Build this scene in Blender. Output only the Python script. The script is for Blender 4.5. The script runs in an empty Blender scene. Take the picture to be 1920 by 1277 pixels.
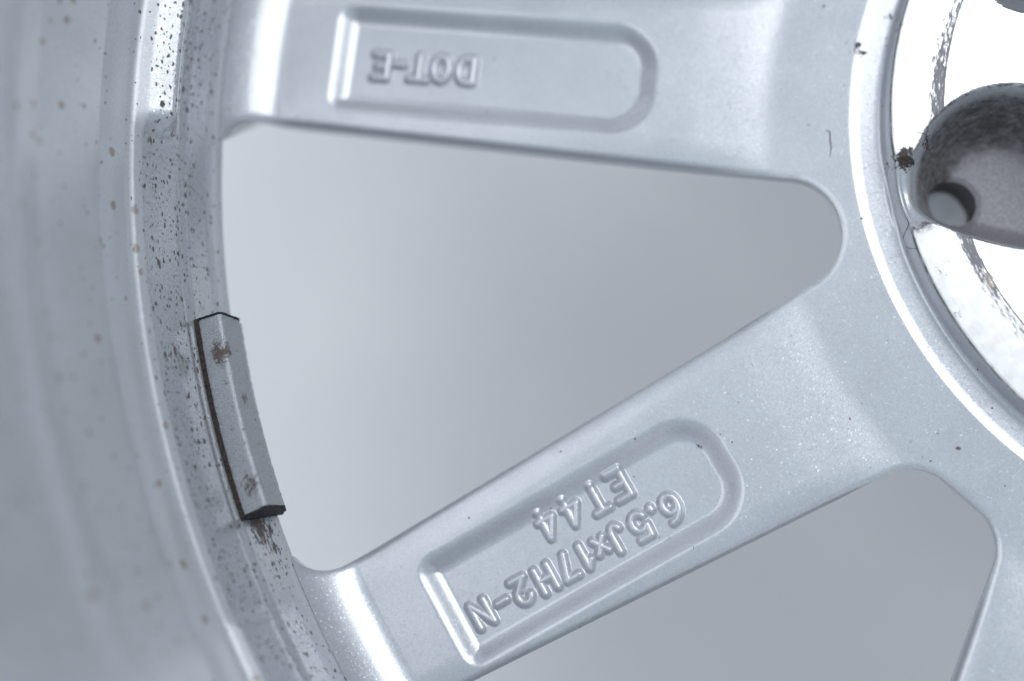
import bpy, math, random
import numpy as np
from mathutils import Matrix, Vector

# ------------------------------------------------------------------ camera, world, lamps, exposure
MM = 0.001
sc = bpy.context.scene
col = sc.collection
CAM = np.array([-121.828, -61.418, 271.531])                       # mm, wheel centre = origin, axle = z
ROT = np.array([[0.9755032748926726, 0.2083401378997335, 0.0706239875225897],
                [-0.19186096313735485, 0.9628163838243685, -0.19019458946924048],
                [-0.10762309927556186, 0.17198545862742695, 0.979202875058604]])
FPX = 2900.0
cam = bpy.data.cameras.new('camera')
cam.sensor_width = 36.0
cam.lens = FPX / 1920 * 36
cam.clip_start = 0.01
cam.clip_end = 50
cam.dof.use_dof = True
cam.dof.focus_distance = 0.2685
cam.dof.aperture_fstop = 3.7
cam_ob = bpy.data.objects.new('camera', cam)
m4 = Matrix([list(ROT[i]) + [CAM[i] * MM] for i in range(3)] + [[0, 0, 0, 1]])
cam_ob.matrix_world = m4
col.objects.link(cam_ob)
sc.camera = cam_ob

world = bpy.data.worlds.new('World')
sc.world = world
world.use_nodes = True
bg = world.node_tree.nodes['Background']
wt = world.node_tree                                                # a room: pale ceiling overhead, dimmer towards the walls and floor
wc = wt.nodes.new('ShaderNodeTexCoord'); wx = wt.nodes.new('ShaderNodeSeparateXYZ'); wr = wt.nodes.new('ShaderNodeMapRange')
wr.interpolation_type = 'SMOOTHSTEP'
wr.inputs[1].default_value = -0.2; wr.inputs[2].default_value = 0.9; wr.inputs[3].default_value = 0.36; wr.inputs[4].default_value = 0.79
wt.links.new(wc.outputs['Generated'], wx.inputs[0]); wt.links.new(wx.outputs[2], wr.inputs[0]); wt.links.new(wr.outputs[0], bg.inputs[1])
bg.inputs[0].default_value = (0.75, 0.86, 1.0, 1)

def area(name, loc, target, size, power, color=(1, 1, 1), sy=None):
    l = bpy.data.lights.new(name, 'AREA')
    l.energy = power
    l.color = color
    l.size = size
    if sy:
        l.shape = 'RECTANGLE'
        l.size_y = sy
    o = bpy.data.objects.new(name, l)
    o.location = loc
    o.rotation_euler = (Vector(target) - Vector(loc)).to_track_quat('-Z', 'Y').to_euler()
    col.objects.link(o)
    return o
area('softbox_key', (0.33, 0.23, 0.63), (-0.10, 0.0, 0.0), 0.52, 3.5, (1.0, 0.99, 0.98))
area('softbox_fill', (-0.50, 0.16, 0.78), (-0.10, 0.0, 0.0), 0.60, 1.6, (1.0, 0.99, 0.98))

sc.view_settings.view_transform = 'Standard'
sc.view_settings.look = 'None'
sc.view_settings.exposure = 0.0
sc.view_settings.gamma = 1.0
sc.cycles.use_denoising = True
sc.cycles.max_bounces = 5
sc.cycles.use_adaptive_sampling = True
sc.cycles.adaptive_threshold = 0.015

def px(x, y, z):
    """photo pixel -> point (mm) on the horizontal plane z of the wheel"""
    d = ROT @ np.array([(x - 960) / FPX, -(y - 638.5) / FPX, -1.0])
    return CAM + d * (z - CAM[2]) / d[2]

# ------------------------------------------------------------------ material helpers
class NT:
    def __init__(self, name):
        self.mat = bpy.data.materials.new(name)
        self.mat.use_nodes = True
        self.t = self.mat.node_tree
        self.p = self.t.nodes['Principled BSDF']
    def n(self, typ, ins=None, **kw):
        nd = self.t.nodes.new(typ)
        for k, v in kw.items():
            setattr(nd, k, v)
        for k, v in (ins or {}).items():
            self.put(nd, k, v)
        return nd
    def put(self, nd, k, v):
        s = nd.inputs[k]
        if isinstance(v, bpy.types.NodeSocket):
            self.t.links.new(v, s)
        else:
            s.default_value = v
    def set(self, **kw):
        for k, v in kw.items():
            self.put(self.p, k.replace('_', ' '), v)
    def m(self, op, a, b=0.0, c=0.0, clamp=False):
        nd = self.n('ShaderNodeMath', {0: a, 1: b, 2: c}, operation=op)
        nd.use_clamp = clamp
        return nd.outputs[0]
    def ramp(self, v, a, b, lo=0.0, hi=1.0, smooth=True):
        nd = self.n('ShaderNodeMapRange', {0: v, 1: a, 2: b, 3: lo, 4: hi}, interpolation_type='SMOOTHSTEP' if smooth else 'LINEAR')
        return nd.outputs[0]
    def mix(self, f, a, b):
        nd = self.n('ShaderNodeMix', data_type='RGBA')
        self.put(nd, 0, f); self.put(nd, 6, a); self.put(nd, 7, b)
        return nd.outputs[2]
    def attr(self, name):
        return self.n('ShaderNodeAttribute', attribute_name=name).outputs['Fac']
    def noise(self, vec, scale, detail=3, rough=0.55, dist=0.0):
        return self.n('ShaderNodeTexNoise', {'Vector': vec, 'Scale': scale, 'Detail': detail, 'Roughness': rough, 'Distortion': dist}).outputs[0]
    def specks(self, vec, scale, share, rmax, extra=None, dims='3D'):
        """round to ragged specks: a share of Voronoi cells carries one, of random size"""
        v = self.n('ShaderNodeTexVoronoi', {'Vector': vec, 'Scale': scale}, voronoi_dimensions=dims)
        sep = self.n('ShaderNodeSeparateColor', {0: v.outputs['Color']})
        s = share if extra is None else self.m('MULTIPLY', share, extra)
        keep = self.m('LESS_THAN', sep.outputs[0], s)
        rad = self.m('MULTIPLY', self.m('POWER', sep.outputs[1], 2.5), rmax)
        rad = self.m('ADD', rad, rmax * 0.35)
        inside = self.ramp(self.m('DIVIDE', v.outputs['Distance'], rad), 0.7, 1.15, 1.0, 0.0)
        return self.m('MULTIPLY', keep, inside), sep.outputs[2]
    def warp(self, vec, scale, amt):
        nz = self.n('ShaderNodeTexNoise', {'Vector': vec, 'Scale': scale, 'Detail': 2.0})
        off = self.n('ShaderNodeVectorMath', {0: nz.outputs['Color'], 1: (0.5, 0.5, 0.5)}, operation='SUBTRACT')
        off = self.n('ShaderNodeVectorMath', {0: off.outputs[0], 'Scale': amt}, operation='SCALE')
        return self.n('ShaderNodeVectorMath', {0: vec, 1: off.outputs[0]}, operation='ADD').outputs[0]

def paint_core(N, vec, flake=0.5, base=(0.45, 0.475, 0.508, 1)):
    """silver metallic lacquer: flakes, a little orange peel. Returns colour socket and normal socket"""
    v = N.n('ShaderNodeTexVoronoi', {'Vector': vec, 'Scale': 4200.0})
    c = N.n('ShaderNodeVectorMath', {0: v.outputs['Color'], 1: (0.5, 0.5, 0.5)}, operation='SUBTRACT').outputs[0]
    geo = N.n('ShaderNodeNewGeometry')
    fs = N.n('ShaderNodeSeparateColor', {0: v.outputs['Color']}).outputs[2]
    fs = N.m('ADD', N.m('MULTIPLY', N.m('GREATER_THAN', fs, 0.90), flake * 1.3), flake * 0.35)
    sc_ = N.n('ShaderNodeVectorMath', {0: c, 'Scale': fs}, operation='SCALE').outputs[0]
    nn = N.n('ShaderNodeVectorMath', {0: geo.outputs['Normal'], 1: sc_}, operation='ADD').outputs[0]
    nn = N.n('ShaderNodeVectorMath', {0: nn}, operation='NORMALIZE').outputs[0]
    sepc = N.n('ShaderNodeSeparateColor', {0: v.outputs['Color']})
    k = N.ramp(N.m('FRACT', N.m('MULTIPLY', sepc.outputs[0], 7.13)), 0, 1, 0.94, 1.06, False)
    big = N.ramp(N.noise(vec, 90, 3), 0.3, 0.7, 0.965, 1.035)
    k = N.m('MULTIPLY', k, big)
    colr = N.n('ShaderNodeVectorMath', {0: base[:3], 'Scale': k}, operation='SCALE').outputs[0]
    return colr, nn

# ---- paint of barrel (UV in metres: round the rim, up the profile)
def mat_barrel():
    N = NT('silver_barrel_paint')
    uv = N.n('ShaderNodeUVMap', uv_map='UVMap').outputs[0]
    ob = N.n('ShaderNodeTexCoord').outputs['Object']
    colr, nn = paint_core(N, ob, 0.10)
    dens = N.attr('speck')
    st = N.n('ShaderNodeMapping', {'Vector': uv, 'Scale': (0.55, 1.0, 1.0)}).outputs[0]
    st = N.warp(st, 900, 0.0009)
    s1, h1 = N.specks(st, 1650, 0.55, 0.31, dens, '2D')
    s2, h2 = N.specks(N.n('ShaderNodeMapping', {'Vector': st, 'Location': (3.1, 1.7, 0)}).outputs[0], 860, 0.40, 0.23, dens, '2D')
    wr = N.warp(uv, 400, 0.0012)
    rust, h3 = N.specks(wr, 190, 0.62, 0.12, None, '2D')
    rust = N.m('MULTIPLY', rust, N.ramp(dens, 0.06, 0.30, 0.70, 0.06))
    black = N.m('MAXIMUM', s1, s2)
    colr = N.mix(rust, colr, (0.20, 0.125, 0.08, 1))
    speckc = N.mix(h1, (0.018, 0.016, 0.016, 1), (0.07, 0.052, 0.042, 1))
    colr = N.mix(N.m('MULTIPLY', black, 0.9), colr, speckc)
    g = N.attr('grime')
    gn = N.noise(N.n('ShaderNodeMapping', {'Vector': uv, 'Scale': (0.6, 1.6, 1)}).outputs[0], 900, 5, 0.7)
    gm = N.m('MULTIPLY', N.ramp(N.m('ADD', gn, N.m('MULTIPLY', g, 0.30)), 0.64, 0.76), N.ramp(g, 0.02, 0.25))
    colr = N.mix(N.m('MULTIPLY', gm, 0.9), colr, (0.045, 0.032, 0.026, 1))
    haze = N.m('MULTIPLY', N.ramp(N.noise(uv, 70, 4, 0.6), 0.45, 0.8), N.m('MULTIPLY', dens, 0.25))
    colr = N.mix(haze, colr, (0.30, 0.285, 0.28, 1))
    rough = N.m('ADD', N.m('MULTIPLY', N.m('MAXIMUM', black, gm), 0.4), N.ramp(dens, 0.3, 0.6, 0.42, 0.25))
    N.set(Base_Color=colr, Metallic=N.m('MULTIPLY', N.m('SUBTRACT', 1.0, N.m('MAXIMUM', black, gm), clamp=True), N.ramp(dens, 0.3, 0.6, 0.40, 0.62)), Roughness=rough, Coat_Weight=N.m('SUBTRACT', 0.8, N.m('MAXIMUM', black, gm), clamp=True), Coat_Roughness=N.ramp(dens, 0.3, 0.6, 0.22, 0.08))
    N.put(N.p, 'Normal', nn)
    pit = N.n('ShaderNodeBump', {'Height': N.noise(ob, 1400, 2), 'Strength': 0.05, 'Distance': 0.0003})
    N.put(N.p, 'Coat Normal', pit.outputs[0])
    return N.mat

# ---- paint / bare metal of the disc (spokes, hub): attributes mach, pock, grime in mm
def mat_disc(hub):
    N = NT('silver_hub_paint' if hub else 'silver_spoke_paint')
    tc = N.n('ShaderNodeTexCoord').outputs['Object']
    rnd = N.n('ShaderNodeObjectInfo').outputs['Random']
    off = N.n('ShaderNodeCombineXYZ', {0: N.m('MULTIPLY', rnd, 3.0), 1: rnd, 2: 0.0}).outputs[0]
    vec = N.n('ShaderNodeVectorMath', {0: tc, 1: off}, operation='ADD').outputs[0]
    colr, nn = paint_core(N, vec, 0.14)
    xyz = N.n('ShaderNodeSeparateXYZ', {0: tc})
    X, Y = xyz.outputs[0], xyz.outputs[1]
    r = N.m('SQRT', N.m('ADD', N.m('MULTIPLY', X, X), N.m('MULTIPLY', Y, Y)))
    th = N.m('ARCTAN2', Y, X)
    mach, pock, grime = N.attr('mach'), N.attr('pock'), N.attr('grime')
    # small flecks all over, denser where grime says so
    wv = N.warp(vec, 1500, 0.0007)
    dens = N.m('ADD', 1.0, N.m('MULTIPLY', grime, 6.0))
    hubmore = N.ramp(r, 0.078, 0.100, 2.2, 0.8)
    dens = N.m('MULTIPLY', dens, hubmore)
    s1, h1 = N.specks(wv, 900, 0.035, 0.16, dens)
    s2, h2 = N.specks(N.warp(wv, 4000, 0.0002), 300, 0.13, 0.085, hubmore)
    fleck = N.m('MAXIMUM', s1, s2)
    fc = N.mix(h2, (0.055, 0.045, 0.045, 1), (0.16, 0.10, 0.075, 1))
    colr = N.mix(N.m('MULTIPLY', fleck, 0.85), colr, fc)
    # brown black blotches
    gn = N.noise(vec, 750, 6, 0.78, 0.5)
    gm = N.m('MULTIPLY', N.ramp(N.m('ADD', gn, N.m('MULTIPLY', grime, 0.30)), 0.66, 0.76), N.ramp(grime, 0.04, 0.2))
    gcol = N.mix(N.noise(vec, 2600, 2), (0.012, 0.010, 0.009, 1), (0.055, 0.043, 0.038, 1))
    colr = N.mix(N.m('MULTIPLY', gm, 0.93), colr, gcol)
    if not hub:
        clean = N.m('SUBTRACT', 1.0, N.m('MAXIMUM', gm, fleck), clamp=True)
        N.set(Base_Color=colr, Metallic=N.m('MULTIPLY', clean, 0.55), Roughness=N.m('SUBTRACT', 0.69, N.m('MULTIPLY', clean, 0.35)), Coat_Weight=clean, Coat_Roughness=0.10)
        N.put(N.p, 'Normal', nn)
        return N.mat
    # bare cast aluminium in the recesses of the hub, brake dust and painted-in shade on the upper flank
    cn = N.noise(vec, 2300, 4, 0.65)
    castc = N.mix(N.ramp(cn, 0.35, 0.7), (0.18, 0.18, 0.19, 1), (0.29, 0.29, 0.31, 1))
    flank = N.m('MULTIPLY', N.ramp(pock, -8.5, -5.5), N.ramp(Y, -0.004, 0.006))
    dust_shade_n = N.noise(N.n('ShaderNodeMapping', {'Vector': vec, 'Rotation': (0, 0, 0.5), 'Scale': (0.6, 1.4, 1)}).outputs[0], 620, 6, 0.75)
    dust_shade = N.m('MULTIPLY', N.ramp(dust_shade_n, 0.28, 0.66), flank)
    castc = N.mix(N.m('MULTIPLY', dust_shade, 0.82), castc, (0.045, 0.036, 0.033, 1))
    castf = N.ramp(N.m('ADD', pock, N.m('MULTIPLY', N.noise(vec, 900, 3), 0.8)), -0.3, 1.0, 1.0, 0.0)
    colr = N.mix(castf, colr, castc)
    # machined mounting face
    polar = N.n('ShaderNodeCombineXYZ', {0: N.m('MULTIPLY', r, 1.0), 1: N.m('MULTIPLY', th, 0.004), 2: 0.0}).outputs[0]
    en = N.noise(vec, 1700, 4, 0.6)
    mm = N.ramp(N.m('ADD', mach, N.m('MULTIPLY', N.m('SUBTRACT', en, 0.5), 0.45)), 0.0, 0.03)
    rings = N.noise(polar, 5200, 2, 0.5)
    metal = N.mix(N.ramp(N.noise(vec, 330, 4), 0.3, 0.7), (0.55, 0.55, 0.56, 1), (0.66, 0.66, 0.66, 1))
    metal = N.mix(N.ramp(rings, 0.3, 0.7, 0.0, 0.16), metal, (0.62, 0.63, 0.66, 1))
    # streaky residue close to the step of the face
    streak = N.noise(N.n('ShaderNodeCombineXYZ', {0: r, 1: N.m('MULTIPLY', th, 0.013), 2: 0.0}).outputs[0], 2300, 5, 0.72)
    band = N.m('MULTIPLY', N.ramp(r, 0.0602, 0.0608), N.ramp(r, 0.0618, 0.0645, 1.0, 0.0))
    near = N.ramp(pock, 2.0, 18.0, 1.0, 0.62)
    sd = N.ramp(N.m('ADD', streak, N.m('MULTIPLY', N.m('MULTIPLY', band, near), 0.34)), 0.70, 0.78)
    sd = N.m('MULTIPLY', sd, N.ramp(band, 0.0, 0.2))
    line = N.m('MULTIPLY', N.ramp(N.m('ABSOLUTE', N.m('SUBTRACT', r, 0.0608)), 0.0, 0.00035, 1.0, 0.0), N.ramp(N.noise(vec, 500, 4), 0.42, 0.55))
    sd = N.m('MAXIMUM', sd, line)
    metal = N.mix(N.m('MULTIPLY', sd, 0.9), metal, (0.17, 0.17, 0.185, 1))
    yel = N.m('MULTIPLY', N.ramp(N.noise(vec, 210, 5, 0.6), 0.60, 0.72), 0.35)
    metal = N.mix(yel, metal, (0.62, 0.52, 0.36, 1))
    colr = N.mix(mm, colr, metal)
    colr = N.mix(N.m('MULTIPLY', gm, 0.93), colr, gcol)
    # dirt line where the machining ends
    edge = N.m('MULTIPLY', N.ramp(N.m('ABSOLUTE', N.m('ADD', mach, 0.25)), 0.0, 0.75, 1.0, 0.0), N.ramp(N.noise(vec, 650, 5, 0.65), 0.35, 0.6))
    edge = N.m('MULTIPLY', edge, N.ramp(mach, -1.6, -0.4))
    colr = N.mix(N.m('MULTIPLY', edge, 0.85), colr, (0.055, 0.043, 0.040, 1))
    dirty = N.m('MAXIMUM', N.m('MAXIMUM', gm, fleck), N.m('MAXIMUM', edge, N.m('MULTIPLY', sd, mm)))
    clean = N.m('SUBTRACT', 1.0, dirty, clamp=True)
    metf = N.m('MULTIPLY', clean, N.m('ADD', N.m('MULTIPLY', mm, 0.45), N.m('ADD', 0.55, N.m('MULTIPLY', castf, -0.15))))
    rough = N.m('ADD', N.m('ADD', 0.34, N.m('MULTIPLY', castf, 0.24)), N.m('MULTIPLY', dirty, 0.35))
    rough = N.m('ADD', rough, N.m('MULTIPLY', mm, N.ramp(r, 0.0600, 0.0612, -0.10, 0.0)))
    coat = N.m('MULTIPLY', clean, N.m('SUBTRACT', 1.0, N.m('MAXIMUM', mm, castf), clamp=True))
    N.set(Base_Color=colr, Metallic=metf, Roughness=rough, Coat_Weight=coat, Coat_Roughness=0.08, Specular_IOR_Level=N.m('SUBTRACT', 0.5, N.m('MULTIPLY', dirty, 0.35)), Anisotropic=N.m('MULTIPLY', mm, 0.55))
    tan = N.n('ShaderNodeTangent', direction_type='RADIAL', axis='Z')
    N.put(N.p, 'Tangent', tan.outputs[0])
    bh = N.m('ADD', N.m('MULTIPLY', N.m('MULTIPLY', rings, mm), N.ramp(r, 0.0600, 0.0612, 0.35, 0.10)), N.m('MULTIPLY', N.m('MULTIPLY', cn, castf), 1.6))
    bump = N.n('ShaderNodeBump', {'Height': bh, 'Strength': 0.35, 'Distance': 0.0002, 'Normal': nn})
    plainf = N.m('MAXIMUM', mm, castf)
    geo = N.n('ShaderNodeNewGeometry')
    bump2 = N.n('ShaderNodeBump', {'Height': bh, 'Strength': 0.35, 'Distance': 0.0002})
    vm = N.n('ShaderNodeMix', data_type='VECTOR')
    N.put(vm, 0, plainf); N.put(vm, 4, bump.outputs[0]); N.put(vm, 5, bump2.outputs[0])
    N.put(N.p, 'Normal', vm.outputs[1])
    return N.mat

def mat_weight():
    N = NT('coarse_silver_paint')
    ob = N.n('ShaderNodeTexCoord').outputs['Object']
    base = N.mix(N.ramp(N.noise(ob, 5200, 3, 0.7), 0.3, 0.7), (0.26, 0.275, 0.30, 1), (0.54, 0.56, 0.59, 1))
    g = N.attr('grime')
    gm = N.m('MULTIPLY', N.ramp(N.m('ADD', N.noise(ob, 620, 7, 0.82, 0.4), N.m('MULTIPLY', g, 0.27)), 0.66, 0.76), N.ramp(g, 0.03, 0.3))
    s, h = N.specks(N.warp(ob, 2500, 0.0004), 900, 0.32, 0.20)
    gm = N.m('MAXIMUM', gm, N.m('MULTIPLY', s, 0.75))
    c = N.mix(N.m('MULTIPLY', gm, 0.9), base, (0.085, 0.058, 0.045, 1))
    v = N.n('ShaderNodeTexVoronoi', {'Vector': ob, 'Scale': 3600.0})
    h = N.m('ADD', N.noise(ob, 3400, 3, 0.6), N.m('MULTIPLY', v.outputs['Distance'], 0.5))
    b = N.n('ShaderNodeBump', {'Height': h, 'Strength': 0.75, 'Distance': 0.00022})
    N.set(Base_Color=c, Metallic=N.m('SUBTRACT', 0.6, N.m('MULTIPLY', gm, 0.6)), Roughness=N.m('ADD', 0.38, N.m('MULTIPLY', gm, 0.4)))
    N.put(N.p, 'Normal', b.outputs[0])
    return N.mat

def mat_black(name, a, b2, rough, scale):
    N = NT(name)
    ob = N.n('ShaderNodeTexCoord').outputs['Object']
    nz = N.noise(ob, scale, 5, 0.7)
    N.set(Base_Color=N.mix(N.ramp(nz, 0.35, 0.7), a, b2), Roughness=rough)
    b = N.n('ShaderNodeBump', {'Height': nz, 'Strength': 0.9, 'Distance': 0.0004})
    N.put(N.p, 'Normal', b.outputs[0])
    return N.mat

def mat_table():
    N = NT('matt_white_board')
    ob = N.n('ShaderNodeTexCoord').outputs['Object']
    c = N.mix(N.ramp(N.noise(ob, 14, 4), 0.3, 0.7), (0.82, 0.81, 0.805, 1), (0.86, 0.85, 0.84, 1))
    N.set(Base_Color=c, Roughness=0.62)
    return N.mat

M_BARREL, M_DISC, M_HUB, M_WEIGHT, M_TABLE = mat_barrel(), mat_disc(False), mat_disc(True), mat_weight(), mat_table()
M_ADH = mat_black('black_foam_tape', (0.012, 0.011, 0.011, 1), (0.075, 0.05, 0.035, 1), 0.75, 1500)
M_END = mat_black('torn_black_edge', (0.010, 0.010, 0.011, 1), (0.055, 0.055, 0.055, 1), 0.7, 2200)
M_HAIR = mat_black('dark_fibre', (0.03, 0.028, 0.03, 1), (0.08, 0.07, 0.07, 1), 0.6, 900)

# ------------------------------------------------------------------ mesh helpers
def obj(name, V, F, mat, parent=None, normals=None, attrs=None, uv=None, smooth=True):
    """V mm (n,3); F int array (m,4) or (m,3)"""
    me = bpy.data.meshes.new(name)
    V = np.asarray(V, float)
    F = np.asarray(F)
    k = F.shape[1]
    me.vertices.add(len(V)); me.vertices.foreach_set('co', (V * MM).ravel())
    me.loops.add(F.size); me.loops.foreach_set('vertex_index', F.ravel())
    me.polygons.add(len(F))
    me.polygons.foreach_set('loop_start', np.arange(0, F.size, k))
    me.polygons.foreach_set('loop_total', np.full(len(F), k))
    me.polygons.foreach_set('use_smooth', np.full(len(F), smooth))
    me.update(calc_edges=True)
    for an, av in (attrs or {}).items():
        a = me.attributes.new(an, 'FLOAT', 'POINT')
        a.data.foreach_set('value', np.asarray(av, float))
    if uv is not None:
        l = me.uv_layers.new(name='UVMap')
        l.data.foreach_set('uv', np.asarray(uv, float)[F.ravel()].ravel())
    me.validate()
    if normals is not None and len(me.vertices) == len(V):
        me.normals_split_custom_set_from_vertices([tuple(x) for x in normals])
    me.materials.append(mat)
    o = bpy.data.objects.new(name, me)
    col.objects.link(o)
    if parent is not None:
        o.parent = parent
    return o

def empty(name, loc, label, cat):
    o = bpy.data.objects.new(name, None)
    o.location = loc
    o['label'] = label; o['category'] = cat
    o.empty_display_size = 0.02
    col.objects.link(o)
    return o

def sstep(x, a, b):
    t = np.clip((x - a) / (b - a), 0, 1)
    return t * t * (3 - 2 * t)

def rint(a, b, r):
    """intersection of two half spaces with a rounded corner of radius r"""
    u, v = np.maximum(r + a, 0), np.maximum(r + b, 0)
    return np.minimum(-r, np.maximum(a, b)) + np.sqrt(u * u + v * v)

# ------------------------------------------------------------------ the disc of the wheel as one continuous function (mm)
ZP = 6.0                       # plane of the mounting face
ZB = -24.0                     # street side of spokes and hub
LIP = 190.3
ZT = -70.0                     # street side face of the rim
ZBACK = -230.0                 # the board behind the wheel
C18, S18 = math.cos(math.radians(18)), math.sin(math.radians(18))

def win_d(x, y):
    """distance into the metal from the nearest window (negative in a window)"""
    r = np.hypot(x, y)
    a = (np.degrees(np.arctan2(y, x)) - 180 + 36) % 72 - 36
    isA = np.abs(a) < 18
    ph = np.radians(np.where(isA, a, a - np.sign(a) * 36))
    u, v = r * np.cos(ph), np.abs(r * np.sin(ph))
    s, t = u * C18 + v * S18, u * S18 - v * C18
    w = np.where(isA, 15.95 + 0.024 * (150 - s), 14.6 + 0.054 * (150 - s))
    dl = w - t
    d = rint(dl, r - LIP, 7.0)
    tip = np.where(isA, 79.9, 87.5)
    return rint(d, tip - u, np.where(isA, 6.4, 5.0))

def recess(x, y):
    """hub recesses, four at 90 degrees; negative inside"""
    r = np.hypot(x, y)
    a = np.radians((np.degrees(np.arctan2(y, x)) + 45) % 90 - 45)
    u, v = r * np.cos(a), r * np.sin(a)
    p = rint(np.hypot(u - 50.6, v) - 15.6, (v - (9.4 + (57.4 - u) * 0.50)) * 0.894, 5.0)
    hole = np.hypot(u - 58.6, v + 0.5) - 4.5
    return p, hole

def lug(x, y):
    r = np.hypot(x, y)
    a = np.radians((np.degrees(np.arctan2(y, x)) - 1.2) % 90 - 45)
    return np.hypot(r * np.cos(a) - 53.0, r * np.sin(a)) - 8.4

def solid(x, y):
    p, hole = recess(x, y)
    return np.minimum(np.minimum(win_d(x, y), hole), np.minimum(lug(x, y), np.hypot(x, y) - 33.0))

PR = np.array([30, 69.3, 69.75, 70.6, 71.2, 71.8, 73.2, 74.6, 75.2, 76.3, 77.0, 78, 86, 89.2, 90.8, 96, 104, 118, 140, 180.2, 181.2])
PZ = np.array([ZP + .8, ZP + .8, ZP + .2, 0.75, 0.45, 0.42, 0.43, 0.45, 0.50, 0.80, 0.74, 0.64, -0.10, -0.38, -0.44, -0.25, -0.04, 0.0, 0.0, 0.0, 0.03])
rr_ = np.linspace(30, 191, 6440)
zz_ = np.interp(rr_, PR, PZ)
zz_ = np.where(rr_ > 180.6, 6.2 * np.clip((rr_ - 180.6) / 9.7, 0, 2) ** 1.75, zz_)
ker = np.hanning(25); ker /= ker.sum()
zz_s = np.convolve(np.pad(zz_, 12, mode='edge'), ker, 'valid')
ker = np.hanning(201); ker /= ker.sum()
zz_w = np.convolve(np.pad(zz_, 100, mode='edge'), ker, 'valid')
zz_s = zz_s + (zz_w - zz_s) * sstep(rr_, 80, 84) * (1 - sstep(rr_, 150, 160))

SPK = [162.0, 198.0]
def spoke_pocket(x, y):
    """shallow cast panel in the back of each spoke; negative inside"""
    r = np.hypot(x, y)
    th = np.degrees(np.arctan2(y, x))
    k = np.round((th - 162) / 36)
    a = np.radians(th - 162 - 36 * k)
    s, t = r * np.cos(a), r * np.sin(a)
    inner = np.where(k.astype(int) % 2 == 0, 111.0, 114.0)
    tc = t - 1.4
    d = rint(np.abs(tc) - 10.6, s - 171.8, 3.2)
    return rint(d, inner - s, 8.5)

def fillet(d, rad):
    q = np.clip(rad - d, 0, rad * 0.985)
    return rad - np.sqrt(rad * rad - q * q)

def height(x, y, full=False):
    r = np.hypot(x, y)
    z = np.interp(r, rr_, zz_s)
    w = np.maximum(win_d(x, y), 0)
    outer = sstep(r, 88, 108) * (1 - sstep(r, 176, 188))
    z = z - outer * 0.75 * np.clip(1 - w / 5.5, 0, 1) ** 2
    z = z - fillet(w, 1.25) * (0.30 + 0.70 * outer)
    p = spoke_pocket(x, y)
    t = np.clip((0.5 - p) / 4.3, 0, 1)
    z = z - 2.15 * t * t * (3 - 2 * t) * (r > 100)
    rp, hole = recess(x, y)
    m = 2.4
    q = -rp
    rim = m * np.clip(q + 2.6, 0, 2.6) ** 2 / 5.2
    lin = m * np.clip(q, 0, 3.0)
    f2 = np.clip(q - 3.0, 0, 4.0)
    drop = rim + lin + m * (f2 - f2 * f2 / 8.0)
    hubz = r < 84
    a4 = np.radians((np.degrees(np.arctan2(y, x)) + 45) % 90 - 45)
    sd = np.clip(1 - np.hypot((r * np.cos(a4) - 69.0) * 0.9, r * np.sin(a4) + 1.0) / 10.0, 0, 1)
    drop = drop + 3.2 * sd * sd * (3 - 2 * sd)
    z = z - np.where(hubz, drop * sstep(np.clip(71.5 - r, 0, 3), 0, 3) , 0)
    z = z - np.where(hubz, 0.5 * np.clip(1 - hole / 0.9, 0, 1), 0)
    plane = np.where(r < 60.8, ZP - 0.10, ZP)
    lg = lug(x, y)
    plane = plane - np.where(hubz, 0.5 * np.clip(1 - lg / 0.5, 0, 1), 0)
    mach = np.where(hubz, z - plane, -9.0)
    zf = np.where(mach > 0, plane, z)
    if full:
        return zf, np.where(hubz, np.maximum(mach, -9), -9.0), np.where(hubz, np.clip(rp, -20, 30), 30.0)
    return zf

def normals(x, y, f=height, e=0.10):
    gx = (f(x + e, y) - f(x - e, y)) / (2 * e)
    gy = (f(x, y + e) - f(x, y - e)) / (2 * e)
    n = np.stack([-gx, -gy, np.ones_like(gx)], 1)
    return n / np.linalg.norm(n, axis=1)[:, None]

def grad(f, x, y, e=0.05):
    return (f(x + e, y) - f(x - e, y)) / (2 * e), (f(x, y + e) - f(x, y - e)) / (2 * e)

# grime blobs, found in the photograph on the surface they lie on: x, y, z, radius mm, strength
BL = [(1690, 308, 2, 2.3, 1.05), (1700, 294, 3, 1.6, 0.8), (1610, 93, 1, 1.5, 0.95), (1685, 60, 3, 1.6, 0.55), (1740, 265, 4, 2.2, 0.7),
      (1672, 30, 2, 1.5, 0.4), (1310, 838, -1.5, 0.7, 0.8), (1305, 1025, -0.5, 1.3, 0.42), (1240, 1000, -1.5, 2.0, 0.36), (1165, 150, -1.5, 3.0, 0.27),
      (1370, 745, 0, 1.6, 0.30), (1640, 840, 0, 4.0, 0.16), (1720, 850, 0, 5.0, 0.17), (1760, 510, 3, 1.5, 0.55), (1790, 600, 3, 1.4, 0.5),
      (1700, 440, 1, 1.2, 0.35), (1775, 418, 5, 2.0, 0.6), (1835, 440, 5, 2.0, 0.5), (1712, 372, 2, 1.0, 0.25), (1480, 545, -1, 0.8, 0.3)]
def grime_at(x, y):
    g = np.zeros_like(x)
    for bx, by, bz, rad, st in BL:
        P = px(bx, by, bz)
        g = np.maximum(g, st * np.exp(-((x - P[0]) ** 2 + (y - P[1]) ** 2) / (rad * rad)))
    return g

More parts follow.
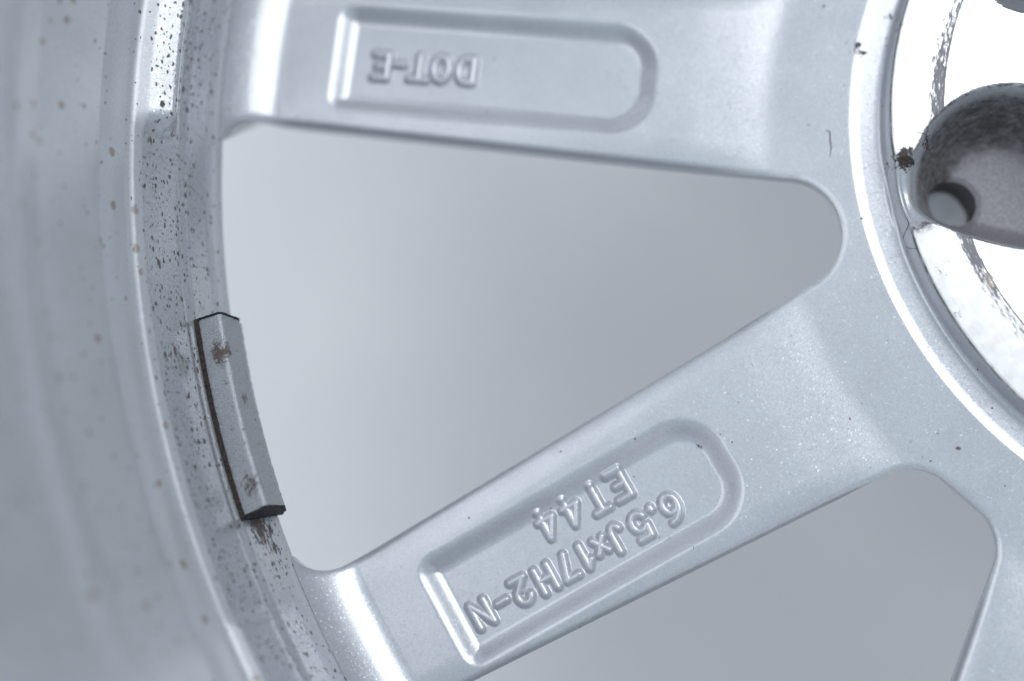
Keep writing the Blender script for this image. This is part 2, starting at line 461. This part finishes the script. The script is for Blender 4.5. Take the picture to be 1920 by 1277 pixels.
def disc_mesh(r0, r1, nr, th0, th1, nth, closed, axis=None):
    R = np.linspace(r0, r1, nr + 1)
    T = np.radians(np.linspace(th0, th1, nth + 1))
    if closed:
        T = T[:-1]
    nt = len(T)
    RR, TT = np.meshgrid(R, T, indexing='ij')
    x, y = (RR * np.cos(TT)).ravel(), (RR * np.sin(TT)).ravel()
    row = np.repeat(np.arange(nr + 1), nt)
    i, j = np.meshgrid(np.arange(nr), np.arange(nt if closed else nt - 1), indexing='ij')
    j2 = (j + 1) % nt
    Q = np.stack([i * nt + j, (i + 1) * nt + j, (i + 1) * nt + j2, i * nt + j2], -1).reshape(-1, 4)
    d = solid(x, y)
    keep = solid(x[Q].mean(1), y[Q].mean(1)) > 0
    Q = Q[keep]
    # boundary edges
    E = np.concatenate([Q[:, [0, 1]], Q[:, [1, 2]], Q[:, [2, 3]], Q[:, [3, 0]]])
    key = np.sort(E, 1)
    key = key[:, 0].astype(np.int64) * len(x) + key[:, 1]
    uq, first, cnt = np.unique(key, return_index=True, return_counts=True)
    B = E[first[cnt == 1]]
    rim = (row[B] == 0).all(1) | (row[B] == nr).all(1)
    if not closed:
        pass
    B = B[~rim]
    bv = np.unique(B)
    for it in range(8):
        bx, by = x[bv], y[bv]
        dd = solid(bx, by)
        gx, gy = grad(solid, bx, by)
        fixed = (row[bv] == 0) | (row[bv] == nr)
        rr = np.hypot(bx, by)
        tx, ty = -by / rr, bx / rr
        gt = gx * tx + gy * ty
        gl = np.maximum(gx * gx + gy * gy, 0.05)
        sx, sy = -dd * gx / gl, -dd * gy / gl
        gt_s = np.where(np.abs(gt) < 0.2, 1e9, gt)
        fx, fy = -dd / gt_s * tx, -dd / gt_s * ty
        mvx, mvy = np.where(fixed, fx, sx), np.where(fixed, fy, sy)
        ln = np.maximum(np.hypot(mvx, mvy), 1e-9)
        kk = np.minimum(1, 0.35 / ln)
        x[bv] += mvx * kk; y[bv] += mvy * kk
    used = np.unique(np.concatenate([Q.ravel(), B.ravel()]))
    mp = -np.ones(len(x), int); mp[used] = np.arange(len(used))
    Q = mp[Q]; B = mp[B]; x = x[used]; y = y[used]; row = row[used]
    z, mach, pock = height(x, y, True)
    nrm = normals(x, y)
    g = grime_at(x, y)
    n0 = len(x)
    top = np.stack([x, y, z], 1)
    # street side
    w = win_d(x, y)
    gx, gy = grad(win_d, x, y)
    sh = np.where(w < 14, 8.0 * (1 - np.clip(w, 0, 14) / 14), 0)
    bot = np.stack([x + gx * sh, y + gy * sh, ZB - 16.0 * (1 - sstep(np.hypot(x, y), 63, 73))], 1)
    if axis is not None:                                         # spokes narrow towards the street side
        ca, sa = math.cos(math.radians(axis)), math.sin(math.radians(axis))
        s_, t_ = x * ca + y * sa, -x * sa + y * ca
        t_ = t_ * np.interp(s_, [90, 150, 182, 190.3], [0.55, 0.52, 0.45, 0.33])
        bot = np.stack([s_ * ca - t_ * sa, s_ * sa + t_ * ca, np.full(n0, ZB)], 1)
    # walls of the openings
    bvs = np.unique(B)
    mw = -np.ones(n0, int); mw[bvs] = np.arange(len(bvs))
    wt, wb = top[bvs].copy(), bot[bvs].copy()
    wm = wt.copy(); wm[:, 2] -= 2.6
    gx, gy = grad(solid, x[bvs], y[bvs])
    gl = np.maximum(np.hypot(gx, gy), 1e-6)
    wn = np.stack([-gx / gl, -gy / gl, -np.where(w[bvs] < 1, 0.30, 0)], 1)
    wn /= np.linalg.norm(wn, axis=1)[:, None]
    a, b = mw[B[:, 0]], mw[B[:, 1]]
    nb = len(bvs)
    Wq = np.concatenate([np.stack([b, a, a + nb, b + nb], 1), np.stack([b, a, a + nb, b + nb], 1) + 2 * nb]) + n0
    Bq = Q[:, ::-1] + n0 + 4 * nb
    V = np.concatenate([top, wt, wm, wm, wb, bot])
    wh = wn.copy(); wh[:, 2] = 0; wh /= np.linalg.norm(wh, axis=1)[:, None]
    Nn = np.concatenate([nrm, wh, wh, wn, wn, np.tile([0, 0, -1.0], (n0, 1))])
    def ext(v, fill):
        return np.concatenate([v, v[bvs], v[bvs], v[bvs], np.full(nb, fill), np.full(n0, fill)])
    at = {'mach': np.concatenate([mach, np.full(4 * nb + n0, -9.)]), 'pock': ext(pock, 30.), 'grime': ext(g, 0.)}
    return V, Nn, Q, np.concatenate([Wq, Bq]), at, mach

# ------------------------------------------------------------------ table
def table():
    s, t = 1500.0, 18.0
    V = np.array([(-s, -s, ZBACK), (s, -s, ZBACK), (s, s, ZBACK), (-s, s, ZBACK), (-s, -s, ZBACK - t), (s, -s, ZBACK - t), (s, s, ZBACK - t), (-s, s, ZBACK - t)])
    F = np.array([(0, 1, 2, 3), (7, 6, 5, 4), (0, 4, 5, 1), (1, 5, 6, 2), (2, 6, 7, 3), (3, 7, 4, 0)])
    o = obj('backdrop', V, F, M_TABLE, smooth=False)
    o['kind'] = 'structure'
    o['label'] = 'plain pale backdrop board behind the wheel, seen blurred through the windows between the spokes'
table()

# ------------------------------------------------------------------ wheel
wheel = empty('alloy_wheel', (0, 0, ZT * MM), 'silver painted alloy car wheel seen from behind, back of spokes, hub and barrel showing', 'wheel')
W_OFF = (0, 0, -ZT * MM)

# --- barrel: closed profile (radius, height), inner side up then outer side down
def barrel():
    inner = [(219.0, -68.0), (213.5, -50.0), (202.2, -25.0), (195.6, -9.0), (191.2, 1.5), (190.25, 4.3), (190.15, 5.6), (190.55, 6.7), (191.25, 7.5),
             (192.0, 9.0), (193.6, 12.8), (194.0, 13.8), (194.45, 14.4), (194.95, 14.95), (195.25, 15.7), (197.3, 19.3), (199.2, 22.6), (199.9, 23.7), (200.6, 24.3),
             (201.1, 25.2), (201.6, 27.2), (202.1, 29.0), (203.3, 31.6), (205.6, 36.0), (206.6, 39.5), (207.1, 44.0), (207.7, 49.5), (208.1, 53.2),
             (208.9, 54.6), (209.5, 56.6), (209.8, 60.0), (210.6, 72.0), (212.0, 95.0), (214.0, 118.0), (217.5, 128.0), (224.0, 133.5), (229.5, 136.0),
             (232.0, 138.5), (232.0, 141.0), (230.0, 142.0)]
    outer = [(224.0, 141.0), (220.5, 137.0), (219.0, 130.0), (218.4, 112.0), (213.5, 92.0), (211.5, 70.0), (208.5, 50.0), (203.5, 36.0), (202.6, 20.0),
             (203.0, 4.0), (208.0, -12.0), (216.5, -22.0), (219.5, -40.0), (221.5, -60.0), (225.0, -64.0), (231.0, -65.0), (234.0, -66.5),
             (234.0, -69.0), (232.0, -70.0), (227.0, -70.0), (221.5, -69.2)]
    def dens(pts, n):
        pts = np.array(pts, float)
        L = np.concatenate([[0], np.cumsum(np.hypot(*np.diff(pts, axis=0).T))])
        # Catmull-like rounding: resample finely, smooth lightly
        f = np.linspace(0, L[-1], n * 8)
        R, Z = np.interp(f, L, pts[:, 0]), np.interp(f, L, pts[:, 1])
        return f, R, Z
    f, R, Z = dens(inner, 220)
    step = f[1] - f[0]
    k = np.hanning(int(0.6 / step) | 1); k /= k.sum(); h = len(k) // 2
    R = np.convolve(np.pad(R, h, mode='edge'), k, 'valid'); Z = np.convolve(np.pad(Z, h, mode='edge'), k, 'valid')
    zi = np.concatenate([np.linspace(-68, 0, 14, endpoint=False), np.linspace(0, 18.6, 70, endpoint=False), np.linspace(18.6, 24, 54, endpoint=False), np.linspace(24, 26, 8, endpoint=False), np.linspace(26, 62, 44, endpoint=False), np.linspace(62, 141.8, 36)])
    Ri = np.interp(zi, np.maximum.accumulate(Z) + np.arange(len(Z)) * 1e-9, R)
    L = np.concatenate([[0], np.cumsum(np.hypot(np.diff(Ri), np.diff(zi)))])
    nt = 1200
    th = np.linspace(0, 2 * np.pi, nt, endpoint=False)
    TH, RI = np.meshgrid(th, Ri, indexing='ij')
    ZI = np.tile(zi, (nt, 1))
    # behind each spoke the collar is filled up to a sloping shelf
    zb_ = np.array([-45, 13.5, 15.2, 16.0, 18.6, 19.1, 19.6, 23.65, 24.3, 150]); rb_ = np.array([0, 0, 195.3, 195.1, 194.2, 194.3, 194.8, 199.75, 200.7, 0])
    shelf = np.where((zi > 15.2) & (zi < 24.2), np.interp(zi, zb_[2:9], rb_[2:9]), Ri)
    shelf = np.minimum(shelf, Ri)
    low = Ri - 0.6 * sstep(zi, 15.4, 16.6) * (1 - sstep(zi, 22.4, 24.2))
    a = (np.degrees(TH) - 180) % 72 - 36                          # the two mirror kinds of spoke sit at -18 and +18... of 36
    d1, d2 = np.abs(a - 18), np.abs(a + 18)
    a1 = 1 - sstep(d1, 6.2, 7.5)
    a2 = 1 - sstep(d2, 3.5, 4.1)
    RI = RI + (shelf - Ri)[None, :] * a1 + (low - Ri)[None, :] * a2
    np_ = len(zi)
    V = np.stack([RI * np.cos(TH), RI * np.sin(TH), ZI], -1).reshape(-1, 3)
    # smooth normals from the grid itself
    G = V.reshape(nt, np_, 3)
    dt = np.roll(G, -1, 0) - np.roll(G, 1, 0)
    dz = np.gradient(G, axis=1)
    n = np.cross(dz, dt); n /= np.linalg.norm(n, axis=2)[..., None]
    i, j = np.meshgrid(np.arange(nt), np.arange(np_ - 1), indexing='ij')
    i2 = (i + 1) % nt
    F = np.stack([i * np_ + j, i * np_ + j + 1, i2 * np_ + j + 1, i2 * np_ + j], -1).reshape(-1, 4)
    inward = -(n[..., 0] * G[..., 0] + n[..., 1] * G[..., 1]).mean()
    if inward < 0:
        n = -n
    a, b, c = V[F[0, 0]], V[F[0, 1]], V[F[0, 2]]
    fn = np.cross(b - a, c - a)
    if fn[0] * a[0] + fn[1] * a[1] > 0:
        F = F[:, ::-1]
    # density of specks up the profile
    sp = np.interp(ZI, [-25, 4, 7.5, 9, 14, 16, 21.5, 23, 26, 60, 142], [.2, .3, .35, .55, .75, 1.0, 0.85, .16, .03, .015, .015]).ravel()
    g = np.zeros(len(V))
    for bx, by, bz, rx, rt, st in [(330, 665, 18.5, 1.6, 2.6, 0.8), (485, 985, 10.5, 2.6, 4.5, 1.1), (500, 1010, 8.5, 1.8, 6.0, 0.75), (376, 575, 12.0, 0.8, 1.6, 0.45),
                                   (350, 820, 18.5, 1.6, 6.0, 0.30), (340, 760, 18.5, 1.2, 6.0, 0.26), (15, 500, 57.0, 2.5, 22.0, 0.35)]:
        P = px(bx, by, bz); t0 = math.atan2(P[1], P[0])
        da = (TH - t0 + np.pi) % (2 * np.pi) - np.pi
        g = np.maximum(g, (st * np.exp(-(da * 195 / rt) ** 2 - ((ZI - bz) / rx) ** 2)).ravel())
    # UV: u round the rim counted from pi so that the seam is out of sight
    U = (((TH) % (2 * np.pi)) * 195 * MM).ravel()
    uv = np.stack([U, np.tile(L * MM, nt)], 1)
    o = obj('barrel', V, F, M_BARREL, wheel, n.reshape(-1, 3), {'speck': sp, 'grime': g}, uv)
    o.location = W_OFF
    # outer side, one lathe, coarser
    po = np.array([(Ri[-1], zi[-1])] + outer + [(Ri[0], zi[0])])
    nt2 = 240
    th = np.linspace(0, 2 * np.pi, nt2, endpoint=False)
    V = np.stack([np.outer(np.cos(th), po[:, 0]), np.outer(np.sin(th), po[:, 0]), np.tile(po[:, 1], (nt2, 1))], -1).reshape(-1, 3)
    k = len(po)
    i, j = np.meshgrid(np.arange(nt2), np.arange(k - 1), indexing='ij')
    i2 = (i + 1) % nt2
    F = np.stack([i * k + j, i * k + j + 1, i2 * k + j + 1, i2 * k + j], -1).reshape(-1, 4)
    o2 = obj('tyre_seat', V, F, M_BARREL, wheel, None, {'speck': np.full(len(V), .07), 'grime': np.zeros(len(V))}, np.stack([np.repeat(th * .215, k), np.tile(po[:, 1] * MM, nt2)], 1))
    o2.location = W_OFF
barrel()

# --- hub and machined mounting face (one surface, split where the machining ends)
def hub():
    V, Nn, Q, rest, at, mach = disc_mesh(33.0, 90.0, 160, 0, 360, 1080, True)
    fm = mach[Q].mean(1) > -0.02
    def sub(name, F, parent):
        u, inv = np.unique(F, return_inverse=True)
        return obj(name, V[u], inv.reshape(F.shape), M_HUB, parent, Nn[u], {k: v[u] for k, v in at.items()})
    h = sub('hub', np.concatenate([Q[~fm], rest]), wheel)
    h.location = W_OFF
    f = sub('mounting_face', Q[fm], h)
    f['label'] = 'bare machined mounting face of the hub'
hub()

# --- spokes: two mirror kinds, copied round the wheel
def rotz(V, deg):
    a = math.radians(deg); c, s = math.cos(a), math.sin(a)
    W = V.copy(); W[:, 0] = c * V[:, 0] - s * V[:, 1]; W[:, 1] = s * V[:, 0] + c * V[:, 1]
    return W
spokes = {}
for ang in SPK:
    V, Nn, Q, rest, at, mach = disc_mesh(90.0, LIP, 270, ang - 18, ang + 18, 300, False, ang)
    F = np.concatenate([Q, rest])
    o = obj('spoke', rotz(V, -ang), F, M_DISC, wheel, rotz(Nn, -ang), at)
    o.location = W_OFF
    o.rotation_euler.z = math.radians(ang)
    spokes[ang] = o
for k in range(1, 5):
    for ang in SPK:
        c = spokes[ang].copy()
        col.objects.link(c)
        c.parent = wheel
        c.rotation_euler.z = math.radians(ang + 72 * k)
spokes[162.0]['label'] = 'spoke with a recessed panel reading DOT-E'
spokes[198.0]['label'] = 'spoke with a recessed panel reading 6.5Jx17H2-N and ET44'

# --- raised letters in the panels: strokes swept into soft ridges
def arc(cx, cy, rx, ry, a0, a1, n=14):
    return [(cx + rx * math.cos(math.radians(a0 + (a1 - a0) * i / n)), cy + ry * math.sin(math.radians(a0 + (a1 - a0) * i / n))) for i in range(n + 1)]
GL = {
    'D': [[(-.5, -.5), (-.5, .5)], [(-.5, .5)] + arc(-.05, 0, .5, .5, 90, -90) + [(-.5, -.5)]],
    'O': [arc(0, 0, .5, .5, 0, 360, 28)],
    'T': [[(-.5, .5), (.5, .5)], [(0, .5), (0, -.5)]],
    '-': [[(-.5, 0), (.5, 0)]],
    'E': [[(.5, .5), (-.5, .5), (-.5, -.5), (.5, -.5)], [(-.5, 0), (.25, 0)]],
    '6': [[(.38, .5)] + arc(.35, -.1, .85, .6, 100, 180)[2:] + arc(0, -.17, .5, .34, 180, 540, 24)],
    '.': [[(0, -.06), (-.03, .06)]],
    '5': [[(.42, .5), (-.38, .5), (-.44, .06)] + arc(-.02, -.15, .5, .35, 130, -150, 18)],
    'J': [[(.28, .5), (.28, -.22)] + arc(-.08, -.2, .36, .3, 0, -150, 12)],
    'x': [[(-.5, -.5), (.5, .5)], [(-.5, .5), (.5, -.5)]],
    '1': [[(-.4, .22), (.1, .5), (.1, -.5)]],
    '7': [[(-.5, .5), (.45, .5), (-.12, -.5)]],
    'H': [[(-.5, -.5), (-.5, .5)], [(.5, -.5), (.5, .5)], [(-.5, 0), (.5, 0)]],
    '2': [arc(0, .2, .46, .3, 165, -35, 14) + [(-.5, -.5), (.5, -.5)]],
    'N': [[(-.5, -.5), (-.5, .5), (.5, -.5), (.5, .5)]],
    '4': [[(.22, -.5), (.22, .5), (-.5, -.2), (.5, -.2)]],
}
def letter(spoke, ang, ch, u, v, w, h, tilt=0.0, sw=0.56, ht=0.78):
    segs = []
    for pl in GL[ch]:
        q = np.array(pl) * [w, h]
        for a, b in zip(q[:-1], q[1:]):
            segs.append((a, b))
    ca, sa = math.cos(math.radians(tilt)), math.sin(math.radians(tilt))
    rng = random.Random(int(u * 10) + ord(ch))
    segs = [tuple(np.array([ca * p[0] - sa * p[1] + u, sa * p[0] + ca * p[1] + v]) for p in s) for s in segs]
    pts = np.array([p for s in segs for p in s])
    m = sw + 0.95
    st = 0.11
    gx = np.arange(pts[:, 0].min() - m, pts[:, 0].max() + m, st)
    gy = np.arange(pts[:, 1].min() - m, pts[:, 1].max() + m, st)
    X, Y = np.meshgrid(gx, gy, indexing='ij')
    X, Y = X.ravel(), Y.ravel()
    rad = math.radians(ang); c, s = math.cos(rad), math.sin(rad)
    def dist(X, Y):
        d = np.full(X.shape, 1e9)
        for a, b in segs:
            ab = b - a; l2 = max(ab @ ab, 1e-9)
            t = np.clip(((X - a[0]) * ab[0] + (Y - a[1]) * ab[1]) / l2, 0, 1)
            d = np.minimum(d, np.hypot(X - a[0] - t * ab[0], Y - a[1] - t * ab[1]))
        return d
    hk = ht * (0.9 + 0.2 * rng.random())
    def H(X, Y):
        d = dist(X, Y)
        t = np.clip(1 - (d / (sw + 0.56)) ** 2, 0, 1)
        return height(c * X - s * Y, s * X + c * Y) + hk * t ** 1.5
    d = dist(X, Y)
    nx, ny = len(gx), len(gy)
    i, j = np.meshgrid(np.arange(nx - 1), np.arange(ny - 1), indexing='ij')
    Q = np.stack([i * ny + j, (i + 1) * ny + j, (i + 1) * ny + j + 1, i * ny + j + 1], -1).reshape(-1, 4)
    Q = Q[(d[Q] < sw + 0.56).any(1)]
    us, inv = np.unique(Q, return_inverse=True)
    Q = inv.reshape(Q.shape); X, Y = X[us], Y[us]
    Z = H(X, Y) + 0.004
    V = np.stack([X, Y, Z], 1)
    n = normals(X, Y, H, 0.09)
    k = len(V)
    gw = grime_at(c * X - s * Y, s * X + c * Y)
    o = obj('raised_letter', V, Q, M_DISC, spoke, n, {'mach': np.full(k, -9.), 'pock': np.full(k, 30.), 'grime': gw})
    return o
for ch, u, v, w, h in [('D', 146.9, 1.75, 2.9, 4.6), ('O', 151.5, 1.75, 2.8, 4.6), ('T', 155.7, 1.9, 3.2, 4.6), ('-', 159.6, 1.5, 2.0, 4.6), ('E', 163.0, 2.1, 2.5, 4.6)]:
    letter(spokes[162.0], 162, ch, u, v, w, h, 0, 0.64, 0.86)
for ch, u, v, w, h in [('6', 127.4, 4.4, 2.5, 4.6), ('.', 130.7, 2.6, 1.0, 4.4), ('5', 133.7, 4.4, 2.6, 4.5), ('J', 138.2, 4.3, 2.4, 4.5), ('x', 141.5, 3.9, 1.9, 2.6),
                       ('1', 144.8, 4.2, 1.8, 4.3), ('7', 148.4, 4.2, 2.4, 4.4), ('H', 152.7, 4.2, 2.5, 4.5), ('2', 157.4, 4.0, 2.5, 4.4), ('-', 161.4, 3.9, 1.7, 4), ('N', 165.5, 4.0, 2.7, 4.3)]:
    letter(spokes[198.0], 198, ch, u, v, w, h)
for ch, u, v, w, h in [('E', 133.5, -3.7, 2.5, 4.9), ('T', 138.0, -3.6, 2.6, 4.9), ('4', 142.9, -3.8, 2.7, 4.8), ('4', 147.8, -3.9, 2.7, 4.8)]:
    letter(spokes[198.0], 198, ch, u, v, w, h)

# ------------------------------------------------------------------ balance weight stuck on the collar
def balance_weight():
    rng = np.random.default_rng(4)
    th0, th1 = math.radians(180 - 1.15), math.radians(180 + 9.45)
    # section frame: foot on the collar cone, t up the cone, n away from it
    O = np.array([194.05, 14.1]); t = np.array([0.43, 0.903]); nv = np.array([-0.903, 0.43])
    mid = (th0 + th1) / 2
    base = np.array([math.cos(mid) * 190, math.sin(mid) * 190, 6.0])
    root = empty('balance_weight', base * MM, 'oblong stick-on balance weight with rust-stained coarse silver paint on the wheel collar', 'balance weight')
    def sweep(name, sec, a0, a1, nseg, mat, caps, jitter=0.0, grime=False):
        sec = np.array(sec); k = len(sec)
        A = np.linspace(a0, a1, nseg + 1)
        V = []
        for a in A:
            q = O + sec[:, :1] * nv + sec[:, 1:] * t
            if jitter:
                q = q + rng.normal(0, jitter, q.shape)
            V.append(np.stack([q[:, 0] * math.cos(a), q[:, 0] * math.sin(a), q[:, 1]], 1))
        V = np.concatenate(V) - base
        F = []
        for i in range(nseg):
            for j in range(k):
                j2 = (j + 1) % k
                F.append((i * k + j, i * k + j2, (i + 1) * k + j2, (i + 1) * k + j))
        tri = []
        if caps:
            for i in (0, nseg):
                V = np.concatenate([V, V[i * k:(i + 1) * k].mean(0)[None]])
                c = len(V) - 1
                for j in range(k):
                    a, b = i * k + j, i * k + (j + 1) % k
                    tri.append((c, b, a) if i == 0 else (c, a, b))
        T = [f for q in F for f in ((q[0], q[1], q[2]), (q[0], q[2], q[3]))] + tri
        # outward check
        T = np.array(T)
        vol = np.einsum('ij,ij->i', V[T[:, 0]], np.cross(V[T[:, 1]], V[T[:, 2]])).sum()
        if vol < 0:
            T = T[:, ::-1]
        g = np.zeros(len(V))
        if grime:
            Wd = V + base
            for bx, by, bz, rad, s in [(412, 660, 16.2, 3.0, 1.1), (425, 658, 16.6, 2.2, 1.0), (440, 768, 16.2, 1.1, 0.75), (442, 835, 16.2, 1.9, 0.5), (470, 908, 16.3, 2.8, 0.95), (460, 930, 15.5, 1.3, 0.6), (418, 715, 16.2, 1.6, 0.5), (430, 805, 16.2, 1.7, 0.5), (450, 860, 16.2, 1.7, 0.6), (400, 625, 16, 1.3, 0.4), (470, 742, 13.0, 1.9, 1.2), (472, 755, 12.5, 1.5, 1.0)]:
                P = px(bx, by, bz)
                g = np.maximum(g, s * np.exp(-((Wd - P) ** 2).sum(1) / rad ** 2))
        o = obj(name, V, T, mat, root, None, {'grime': g}, smooth=False)
        return o
    # block: rounded oblong section 4.7 x 11
    def rrect(x0, x1, y0, y1, rad, n=4):
        P = []
        for cx, cy, a0 in ((x1 - rad, y1 - rad, 0), (x0 + rad, y1 - rad, 90), (x0 + rad, y0 + rad, 180), (x1 - rad, y0 + rad, 270)):
            for i in range(n + 1):
                a = math.radians(a0 + 90 * i / n)
                P.append((cx + rad * math.cos(a), cy + rad * math.sin(a)))
        return P
    def subdiv(P, m):
        Q = []
        for a, b in zip(P, P[1:] + P[:1]):
            L = math.dist(a, b); k = max(1, int(L / m))
            Q += [(a[0] + (b[0] - a[0]) * i / k, a[1] + (b[1] - a[1]) * i / k) for i in range(k)]
        return Q
    da = 0.35 / 190
    def chamf(x0, x1, top, l1, l0, rad, g=0.0):
        a = [math.radians(90 - 90 * i / 4) for i in range(5)]
        P = [(x0, top)] + [(x1 - rad + rad * math.cos(q), top - rad + rad * math.sin(q)) for q in a]
        b = [math.radians(0 - 60 * i / 3) for i in range(4)]
        P += [(x1 - 1.9 - rad + rad * math.cos(q), -l1 + rad + rad * math.sin(q)) for q in b]
        return P + [(x0, -l0)]
    blk = sweep('weight_block', subdiv(chamf(0.95, 5.7, 0.15, 7.4, 10.9, 0.7), 0.35), th0 + da, th1 - da, 110, M_WEIGHT, True, 0.0, True)
    blk.data.polygons.foreach_set('use_smooth', np.full(len(blk.data.polygons), True))
    try:
        blk.data.set_sharp_from_angle(angle=math.radians(50))
    except Exception:
        pass
    sweep('adhesive_tape', subdiv(rrect(-0.05, 1.0, -11.0, 0.30, 0.12, 2), 0.5), th0, th1, 120, M_ADH, True, 0.035)
    for a in (th0, th1):
        s = 1 if a == th1 else -1
        e = sweep('torn_end', subdiv(chamf(-0.1, 5.75, 0.20, 7.5, 11.1, 0.6), 0.18), a - s * da * 1.1, a + s * da * (0.9 if s > 0 else 0.1), 5, M_END, True, 0.10)
balance_weight()

# ------------------------------------------------------------------ two stray fibres lying on the paint
def fibre(pts, label, rad):
    P = np.array([px(x, y, 1.0) for x, y in pts])
    # Catmull-Rom, then laid on the surface
    Q = []
    for i in range(len(P) - 1):
        a, b, c, d = P[max(i - 1, 0)], P[i], P[i + 1], P[min(i + 2, len(P) - 1)]
        for t in np.linspace(0, 1, 7)[:-1]:
            Q.append(0.5 * ((2 * b) + (c - a) * t + (2 * a - 5 * b + 4 * c - d) * t * t + (3 * b - a - 3 * c + d) * t ** 3))
    Q.append(P[-1]); Q = np.array(Q)
    Q[:, 2] = height(Q[:, 0], Q[:, 1]) + rad * 0.8
    T = np.gradient(Q, axis=0); T /= np.linalg.norm(T, axis=1)[:, None]
    S = np.cross(T, [0, 0, 1.0]); S /= np.linalg.norm(S, axis=1)[:, None]
    U = np.cross(S, T)
    V, F, k = [], [], 6
    n = len(Q)
    for i in range(n):
        rr = rad * (0.45 + 0.75 * math.sin(math.pi * (i + 0.4) / n))
        for j in range(k):
            a = 2 * math.pi * j / k
            V.append(Q[i] + rr * (math.cos(a) * S[i] + math.sin(a) * U[i]))
    for i in range(n - 1):
        for j in range(k):
            F.append((i * k + j, i * k + (j + 1) % k, (i + 1) * k + (j + 1) % k, (i + 1) * k + j))
    base = Q[0].copy()
    o = obj('fibre', np.array(V) - base, np.array(F), M_HAIR)
    o.location = base * MM
    o['label'] = label; o['category'] = 'fibre'
fibre([(1549, 243), (1556, 246), (1557, 262), (1559, 275), (1557, 292)], 'short dark fibre lying on the hub beside the spoke reading DOT-E', 0.085)
fibre([(1691, 414), (1697, 430), (1693, 448), (1700, 466), (1712, 478)], 'curly hair-thin fibre lying in the groove around the mounting face', 0.05)
